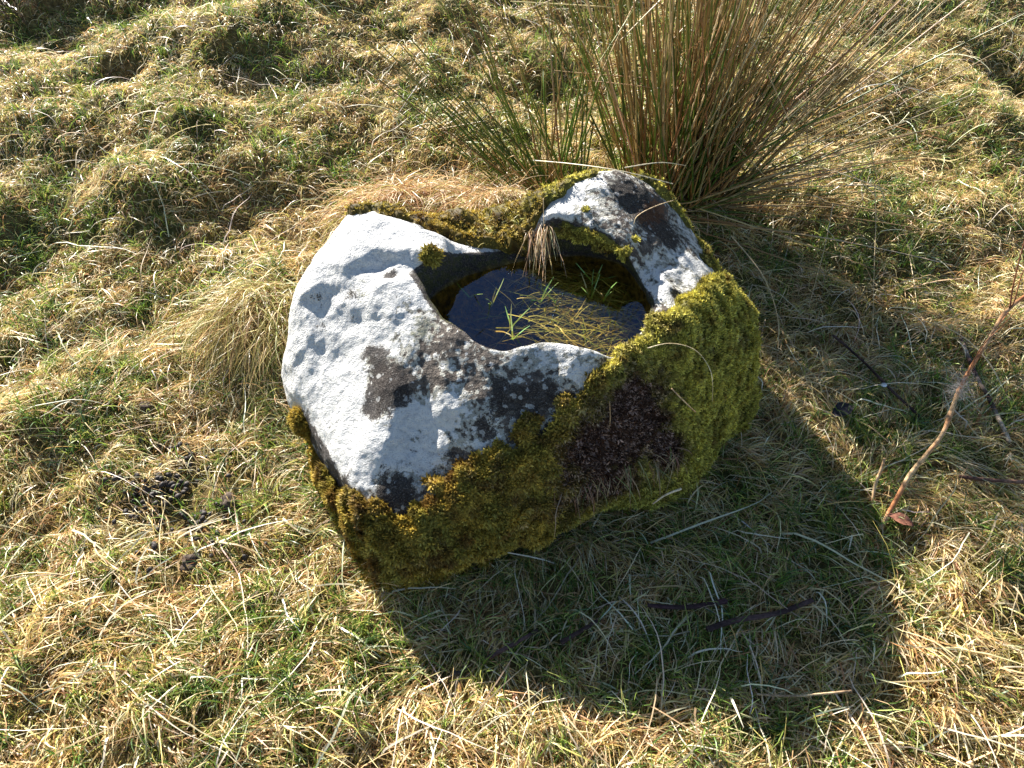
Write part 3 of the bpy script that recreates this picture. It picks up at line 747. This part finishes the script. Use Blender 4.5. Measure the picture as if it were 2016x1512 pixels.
rush('rush_clump', 'large fan-shaped rush clump of green and tan stems behind the right of the stone', (1325, 412), .05, (.155, .08), [
        (250, -.10, .16, .10, .14, .7, 1.15, .38),
        (150, .38, .22, .10, .20, .7, 1.15, .45),
        (62, 1.0, .35, .12, .28, .5, 1.0, .35),
        (42, 1.4, .5, -.1, .35, .35, .75, .12)],
     [([(1500, 330, .15), (1590, 325, .2), (1680, 350, .2), (1745, 375, .14)], .0022, PALE),
      ([(1560, 380, .10), (1600, 385, .12), (1640, 402, .10)], .0019, PALE),
      ([(1660, 195, .18), (1720, 167, .22), (1800, 175, .2), (1935, 222, .12)], .0021, (.8, .76, .68)),
      ([(1690, 165, .5), (1730, 362, .22), (1780, 460, .10), (1802, 530, .04)], .0013, TAN),
      ([(1722, 362, .24), (1724, 440, .14), (1720, 560, .06), (1718, 680, .02)], .0013, TAN),
      ([(1790, 500, .05), (1800, 560, .04), (1812, 660, .02)], .0014, TAN),
      ([(1640, 400, .2), (1625, 480, .14), (1592, 605, .03)], .0016, TAN),
      ([(1440, 465, .22), (1500, 540, .2), (1530, 620, .12), (1532, 690, .06)], .0019, TAN),
      ([(1050, 316, .40), (1120, 322, .46), (1220, 336, .50), (1325, 362, .47)], .0017, PALE),
      ([(1230, 330, .50), (1300, 320, .50), (1350, 326, .45)], .0014, PALE),
      ([(1560, 10, .5), (1720, 60, .35), (1880, 40, .3)], .0012, TAN)])
rush('rush_clump', 'smaller loose rush clump of thin dark green stems behind the back rim', (1095, 365), .12, (.09, .06), [
        (34, -.72, .28, .12, .18, .6, 1.0, .9), (18, -.30, .16, .15, .15, .5, .9, .75), (50, -.5, .45, .0, .3, .15, .42, .05), (14, .1, .1, .1, .1, .5, .8, .8)],
     [([(790, 130, .35), (775, 240, .2), (770, 370, .1)], .0012, TAN),
      ([(960, 172, .38), (870, 320, .2), (815, 400, .12)], .0012, DRK)])

# ------------------------------------------------------------------ grass in the pool
def pool_strands():
    n = 2100; a = rs.rand(n) * 6.283; r = np.sqrt(rs.rand(n)) * .2
    c = BC + np.array([.03, -.02, 0])
    rt = np.stack([c[0] + np.cos(a) * r * 1.05, c[1] + np.sin(a) * r * .8, np.full(n, .23) + rs.rand(n) ** .8 * .085], 1)
    P = grow(rt, rs.choice([.15, 2.6, -.6, 3.3], n) + rs.normal(size=n) * .5, rs.uniform(-.1, .5, n), rs.uniform(.03, .15, n), 6, .7, .12)
    P = P[rs.rand(n) < .06 + .94 * sstep(-.10, .10, P[:, 2, 0] - BC[0] + .35 * (P[:, 2, 1] - BC[1]) + .03 * rs.normal(size=n))]
    P[..., 2] = np.clip(P[..., 2], .215, WATER_Z - .004)
    lim = ((P[..., 0] - BC[0]) / .23) ** 2 + ((P[..., 1] - BC[1]) / .19) ** 2
    ok = lim.max(1) < 1; P = P[ok]; n = len(P)
    V, F, C = ribbons(P, taper(n, 6, rs.uniform(.0005, .0012, n)), pick([(.44, .42, .12), (.34, .30, .08), (.66, .62, .28), (.26, .34, .08)], [3, 3, 1, 1.5], n), rs.normal(size=n) * .5)
    tag(mesh_obj('submerged_grass', V, F, M_BLADE, colour=np.clip(C, 0, 1)), 'amber drowned grass strands under the surface of the pool', 'water plants', kind='stuff')
pool_strands()
SHOOTS = [(925, 575, 3, 'farthest left in the pool near the dark wall'), (968, 590, 4, 'in the blue part of the pool with a pale husk'), (975, 640, 2, 'standing alone close to the front left rim'),
          (1005, 635, 3, 'leaning right near the front rim of the pool'), (1065, 582, 4, 'in the middle of the pool'), (1095, 585, 2, 'right beside the middle shoot in the pool'),
          (1048, 532, 2, 'at the back of the pool under the hanging straw'), (1165, 575, 5, 'thick bunch in the right half of the pool'), (1190, 580, 4, 'tallest, upright in the right of the pool'),
          (1170, 545, 3, 'behind the thick bunch at the right of the pool'), (1010, 655, 3, 'lowest one hugging the front rim')]
for (u, v, nb, lab) in SHOOTS:
    c0 = at(u, v, WATER_Z); r_ = empty('grass_shoot', c0)
    rt = np.repeat(c0[None], nb, 0) + rs.normal(size=(nb, 3)) * .002; rt[:, 2] = WATER_Z - .02
    big = 1.35 if 'tallest' in lab else 1.0
    P = grow(rt, rs.rand(nb) * 6.283, rs.uniform(.5, 1.35, nb), rs.uniform(.045, .07, nb) * big, 5, .35, .1)
    V, F, C = ribbons(P, taper(nb, 5, np.full(nb, .0018)), pick([(.30, .50, .14), (.46, .56, .2), (.6, .52, .2)], [3, 2, 1], nb), rs.normal(size=nb) * .5)
    mesh_obj('leaf_blades', local(V, r_), F, M_BLADE, r_, colour=np.clip(C, 0, 1))
    tag(r_, 'small green grass shoot ' + lab, 'grass shoot', 'green grass shoots standing in the pool')

# ------------------------------------------------------------------ stalks, sticks and straws
def stalk(name, label, cat, pts, r0, r1, c0, c1, group=None, knots=(), rough=.12, part=None, s=60, sides=9):
    W = np.array([at(*q) for q in pts]); tt = np.linspace(0, len(W) - 1.0001, s)
    P = catmull(W[:, None], tt, False)[:, 0] if len(W) > 2 else np.linspace(W[0], W[1], s)
    P = P + .0009 * np.stack([perlin(P * 20 + k) for k in (1, 30, 60)], 1)
    rad = np.linspace(r0, r1, s)
    for kp in knots: rad = rad * (1 + .35 * np.exp(-((np.linspace(0, 1, s) - kp) / .012) ** 2))
    tone = sstep(0, 1, .5 + 1.2 * perlin(P * 18))[:, None]
    C = (np.array(c0) * tone + np.array(c1) * (1 - tone))[None]
    V, F, CC = tubes(P[None], rad[None], C, sides)
    V = V.reshape(s, sides, 3)
    ridge = (rs.rand(sides) - .5)[None, :, None] * 2 * rough + .05 * rs.normal(size=(s, sides, 1))
    V = (P[:, None] + (V - P[:, None]) * (1 + ridge)).reshape(-1, 3)
    e0 = len(V); V = np.concatenate([V, P[:1], P[-1:]]); CC = np.concatenate([CC, C[0, :1] * .8, C[0, -1:] * 1.1])
    j = np.arange(sides); T0 = np.stack([np.full(sides, e0), (j + 1) % sides, j], 1); T1 = np.stack([np.full(sides, e0 + 1), (s - 1) * sides + j, (s - 1) * sides + (j + 1) % sides], 1)
    if part is None:
        root = empty(name, W[0]); tag(root, label, cat, group)
        mesh_obj('stem', local(V, root), [F, T0, T1], M_STALK, root, colour=np.clip(CC, 0, 1))
        return root
    return mesh_obj(name, local(V, part), [F, T0, T1], M_STALK, part, colour=np.clip(CC, 0, 1))
RB = (.42, .17, .075); RB2 = (.20, .085, .045); PL = (.52, .36, .2)
dock = stalk('dead_stalk', 'tall reddish brown ridged dead stalk leaning in from the right edge', 'dead stalk',
             [(1733, 1042, .0), (1788, 940, .085), (1826, 893, .13), (1858, 849, .165), (1891, 762, .22), (1947, 667, .29), (1987, 607, .335), (2060, 555, .39), (2140, 500, .44)], .0062, .0042, RB, PL, knots=(.2, .42, .72), rough=.16)
stalk('side_branch', None, None, [(1988, 607, .355), (1995, 560, .40), (2010, 500, .46), (2030, 430, .52)], .0022, .0012, RB2, RB, part=dock, s=20, sides=6)
stalk('side_branch', None, None, [(1990, 605, .355), (1998, 590, .38), (2012, 540, .43), (2026, 520, .47)], .0016, .001, RB2, RB, part=dock, s=20, sides=6)
stalk('side_branch', None, None, [(1905, 735, .245), (1935, 680, .31), (1975, 640, .34), (2010, 600, .38)], .0014, .0009, RB2, RB, part=dock, s=20, sides=6)
stalk('side_branch', None, None, [(1986, 615, .35), (1965, 640, .33), (1950, 660, .31)], .0012, .0007, RB2, RB, part=dock, s=16, sides=6)
stub = stalk('dead_stalk', 'short broken brown stub of a stalk standing beside the tall leaning stalk', 'dead stalk', [(1716, 1000, .0), (1722, 960, .03), (1735, 925, .06), (1742, 902, .08)], .0042, .0036, RB2, PL, rough=.2, s=24)
stalk('dead_stalk', 'small frayed orange-brown stump of a stalk right of the tall leaning stalk', 'dead stalk', [(1922, 850, .0), (1924, 830, .02), (1930, 815, .035)], .0045, .003, (.4, .19, .08), RB2, rough=.3, s=16)
# wool caught on the stalk
def wool():
    c0 = at(1890, 762, .222); r_ = empty('wool_tuft', c0); n = 260
    rt = c0 + rs.normal(size=(n, 3)) * np.array([.008, .01, .016])
    P = grow(rt, rs.rand(n) * 6.283, rs.uniform(-1, 1, n), rs.uniform(.015, .05, n), 8, .5, .7)
    V, F, C = ribbons(P, np.full((n, 8), .00022), np.tile(np.array([[.42, .38, .36]]), (n, 1)), rs.rand(n) * 6)
    mesh_obj('fibres', local(V, r_), F, M_BLADE, r_, colour=C)
    tag(r_, 'wispy tuft of greyish wool snagged on the tall leaning stalk', 'wool')
wool()
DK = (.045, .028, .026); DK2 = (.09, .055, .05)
GS = 'dead sticks lying in the grass'
stalk('stick', 'mottled pale and dark stick lying behind the tall leaning stalk', 'stick', [(1869, 596, .03), (1890, 660, .03), (1920, 735, .035), (1950, 790, .03), (1988, 870, .02)], .0050, .0058, (.50, .40, .30), (.06, .035, .035), GS, rough=.15)
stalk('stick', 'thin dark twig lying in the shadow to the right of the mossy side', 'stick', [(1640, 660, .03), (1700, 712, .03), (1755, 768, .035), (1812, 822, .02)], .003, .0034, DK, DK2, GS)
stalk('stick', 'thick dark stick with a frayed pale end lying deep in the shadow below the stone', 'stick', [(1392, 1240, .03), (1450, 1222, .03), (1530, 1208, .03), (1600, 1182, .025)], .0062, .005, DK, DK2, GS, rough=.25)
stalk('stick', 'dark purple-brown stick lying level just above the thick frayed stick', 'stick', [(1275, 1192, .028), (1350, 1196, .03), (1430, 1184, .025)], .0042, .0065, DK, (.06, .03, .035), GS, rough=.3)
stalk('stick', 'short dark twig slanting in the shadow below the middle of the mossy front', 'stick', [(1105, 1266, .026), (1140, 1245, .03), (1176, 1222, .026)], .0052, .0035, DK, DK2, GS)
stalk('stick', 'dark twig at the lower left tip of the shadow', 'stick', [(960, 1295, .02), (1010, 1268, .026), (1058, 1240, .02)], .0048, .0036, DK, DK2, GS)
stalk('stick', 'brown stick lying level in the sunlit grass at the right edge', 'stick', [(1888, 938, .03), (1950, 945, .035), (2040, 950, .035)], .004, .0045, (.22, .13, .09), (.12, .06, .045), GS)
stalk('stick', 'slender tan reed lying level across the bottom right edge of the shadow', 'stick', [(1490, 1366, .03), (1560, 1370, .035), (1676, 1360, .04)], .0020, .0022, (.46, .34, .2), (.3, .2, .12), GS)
stalk('stick', 'grey-brown kinked dead bracken stem arching at the upper left', 'stick', [(-60, 112, .10), (50, 110, .14), (100, 140, .12), (140, 178, .08), (165, 215, .05), (172, 245, .02)], .0065, .0035, (.40, .30, .22), (.22, .13, .09), GS)
GT = 'single pale straws lying on the stone'
stalk('straw', 'long thin curved straw arching over the bright moss cushion', 'straw', [(1275, 685, .40), (1320, 676, .41), (1370, 690, .40), (1400, 735, .36), (1402, 790, .28)], .0008, .0006, PALE, TAN, GT, rough=0, s=40, sides=5)
stalk('straw', 'long tan straw hanging down the middle of the mossy front wall', 'straw', [(1200, 790, .34), (1196, 850, .25), (1140, 910, .21), (1112, 985, .14)], .0013, .0009, (.40, .27, .15), (.3, .2, .12), GT, rough=0, s=40, sides=5)
stalk('straw', 'straight reddish straw lying on the moss below the cushion', 'straw', [(1322, 765, .36), (1345, 788, .34), (1370, 812, .31)], .0014, .0012, (.38, .22, .12), TAN, GT, rough=0, s=20, sides=5)
stalk('straw', 'broken pale chaff straw catching the light in front of the mossy wall', 'straw', [(1285, 992, .06), (1310, 975, .09), (1342, 962, .11)], .0016, .0026, (.80, .66, .46), (.7, .5, .34), GT, rough=.2, s=20, sides=6)
stalk('straw', 'thin bent straw lying on the rusty patch of the stone peak', 'straw', [(1248, 440, .49), (1255, 425, .50), (1285, 408, .49), (1325, 395, .475)], .0011, .0009, (.6, .45, .28), TAN, GT, rough=0, s=30, sides=5)
stalk('straw', 'upright tan straw dipping into the back of the pool', 'straw', [(1070, 390, .47), (1072, 470, .40), (1074, 560, .32)], .001, .0009, (.42, .3, .16), TAN, GT, rough=0, s=20, sides=5)

# ------------------------------------------------------------------ leaf, pebble, droppings
def leaf(u, v, z, size, label, colr, yaw):
    c0 = at(u, v, z); r_ = empty('leaf_shape', c0, yaw); a, b = np.meshgrid(np.linspace(-1, 1, 15), np.linspace(-1, 1, 9))
    wd = np.sqrt(np.clip(1 - a ** 2, 0, 1)) * (.42 + .1 * np.cos(a * 3)); y = b * wd
    z_ = .22 * np.abs(b) * wd - .15 * a ** 2 + .08 * perlin(np.stack([a.ravel() * 2, b.ravel() * 2, a.ravel() * 0], 1)).reshape(a.shape)
    top = np.stack([a, y, z_], -1).reshape(-1, 3) * size; bot = top - np.array([0, 0, .0006])
    i = (np.arange(8)[:, None] * 15 + np.arange(14)[None]).ravel(); f = np.stack([i, i + 1, i + 16, i + 15], 1)
    mesh_obj('leaf_blade', np.concatenate([top, bot]), np.concatenate([f, f[:, ::-1] + 135]), plain('leaf_brown', colr, .7, .3), r_)
    s = 10; P = np.stack([np.linspace(-1, -1.5, s), np.zeros(s), np.linspace(-.15, -.05, s)], 1)[None] * size
    vv, ff, cc = tubes(P, np.full((1, s), .0006), np.array([[.2, .09, .05]]), 5)
    mesh_obj('leaf_stalk', vv, ff, M_STALK, r_, colour=cc)
    tag(r_, label, 'leaf')
leaf(1775, 1022, .035, .028, 'curled red-brown dead leaf at the foot of the tall leaning stalk', (.24, .10, .06), -.5)
leaf(1660, 806, .035, .038, 'blackish leaf-shaped sheet standing in for a dark spot in the shadow right of the mossy side', (.012, .010, .014), .55)  # near-black leaf mesh put in for a dark spot, not a leaf
def blob_mesh(name, m, seg=14, rings=9, sc_=(1, 1, 1), nz_=.12, seed=0):
    u = np.linspace(0, 2 * np.pi, seg, endpoint=False); v = np.linspace(0, np.pi, rings + 2)[1:-1]
    U, Vv = np.meshgrid(u, v); P = np.stack([np.sin(Vv) * np.cos(U), np.sin(Vv) * np.sin(U), np.cos(Vv)], -1).reshape(-1, 3)
    P = np.concatenate([P, [[0, 0, 1], [0, 0, -1]]]); P = P * (1 + nz_ * perlin(P * 1.6 + seed * 7.7))[:, None] * np.array(sc_)
    i = (np.arange(rings - 1)[:, None] * seg); j = np.arange(seg)[None]; jn = (j + 1) % seg
    F = np.stack([(i + j).ravel(), (i + seg + j).ravel(), (i + seg + jn).ravel(), (i + jn).ravel()], 1)
    j = np.arange(seg); n0 = len(P) - 2
    T0 = np.stack([np.full(seg, n0), j, (j + 1) % seg], 1); T1 = np.stack([np.full(seg, n0 + 1), (rings - 1) * seg + (j + 1) % seg, (rings - 1) * seg + j], 1)
    return mesh_obj(name, P, [F, T0, T1], m)
M_DUNG = plain('dung_black', (.04, .031, .026), .62, .3, .3, 300)
pebble = blob_mesh('pebble', plain('pebble_white', (.62, .66, .74), .6, .4), sc_=(.008, .006, .005), seed=3)
pebble.location = at(1740, 758, .045); tag(pebble, 'tiny white pebble beside the thin dark twig in the shadow', 'pebble')
protos = [blob_mesh('sheep_dropping', M_DUNG, sc_=(.0068, .0050, .0046), seed=k) for k in range(4)]
spots = []
for (u, v, su, sv, n) in [(275, 950, 38, 14, 20), (335, 955, 22, 16, 26), (300, 1000, 40, 18, 22), (395, 1020, 30, 14, 14), (290, 1030, 40, 12, 12), (340, 885, 28, 10, 10), (440, 1045, 45, 18, 12), (420, 925, 45, 20, 8),
                       (400, 1090, 50, 16, 8), (240, 1090, 60, 22, 6), (880, 1350, 30, 20, 4)]:
    for _ in range(n): spots.append((u + rs.normal() * su, v + rs.normal() * sv))
for k, (u, v) in enumerate(spots):
    pr = protos[k % 4]
    o = pr if k < 4 else pr.copy()
    if k >= 4: col.objects.link(o)
    q = at(u, v, 0.0); z = float(terrain(q[:1], q[1:2])[0]); q = at(u, v, z + .012); z = float(terrain(q[:1], q[1:2])[0])
    o.location = (q[0], q[1], z + .010 + .009 * rs.rand()); o.rotation_euler = (rs.uniform(-.5, .5), rs.uniform(-.5, .5), rs.rand() * 6.28); f = rs.uniform(.85, 1.35); o.scale = (f, f, f)
    tag(o, 'small black oval dropping lying in the grass to the left of the stone', 'dropping', 'black droppings in the trampled grass')
M_CLOD = plain('clod_earth', (.075, .055, .042), .9, .2, .5, 120)
clab = {0: 'crumbly dark clod of earth just under the drooping tussock', 1: 'flat dark clod of earth at the lower end of the trampled patch', 2: 'dark clod of earth in the middle of the trampled patch', 3: 'dark lump of earth near the lower left of the mossy corner'}
for k, (u, v, s_) in enumerate([(292, 812, .016), (372, 1105, .02), (445, 985, .022), (500, 1185, .018)]):
    o = blob_mesh('earth_clod', M_CLOD, 20, 13, (s_, s_ * .8, s_ * .5), .8, seed=k + 9)
    q = at(u, v, .01); o.location = (q[0], q[1], float(terrain(q[:1], q[1:2])[0]) + .012); o.rotation_euler = (0, 0, k * 1.3)
    tag(o, clab[k], 'clod', 'clods of earth left of the stone')
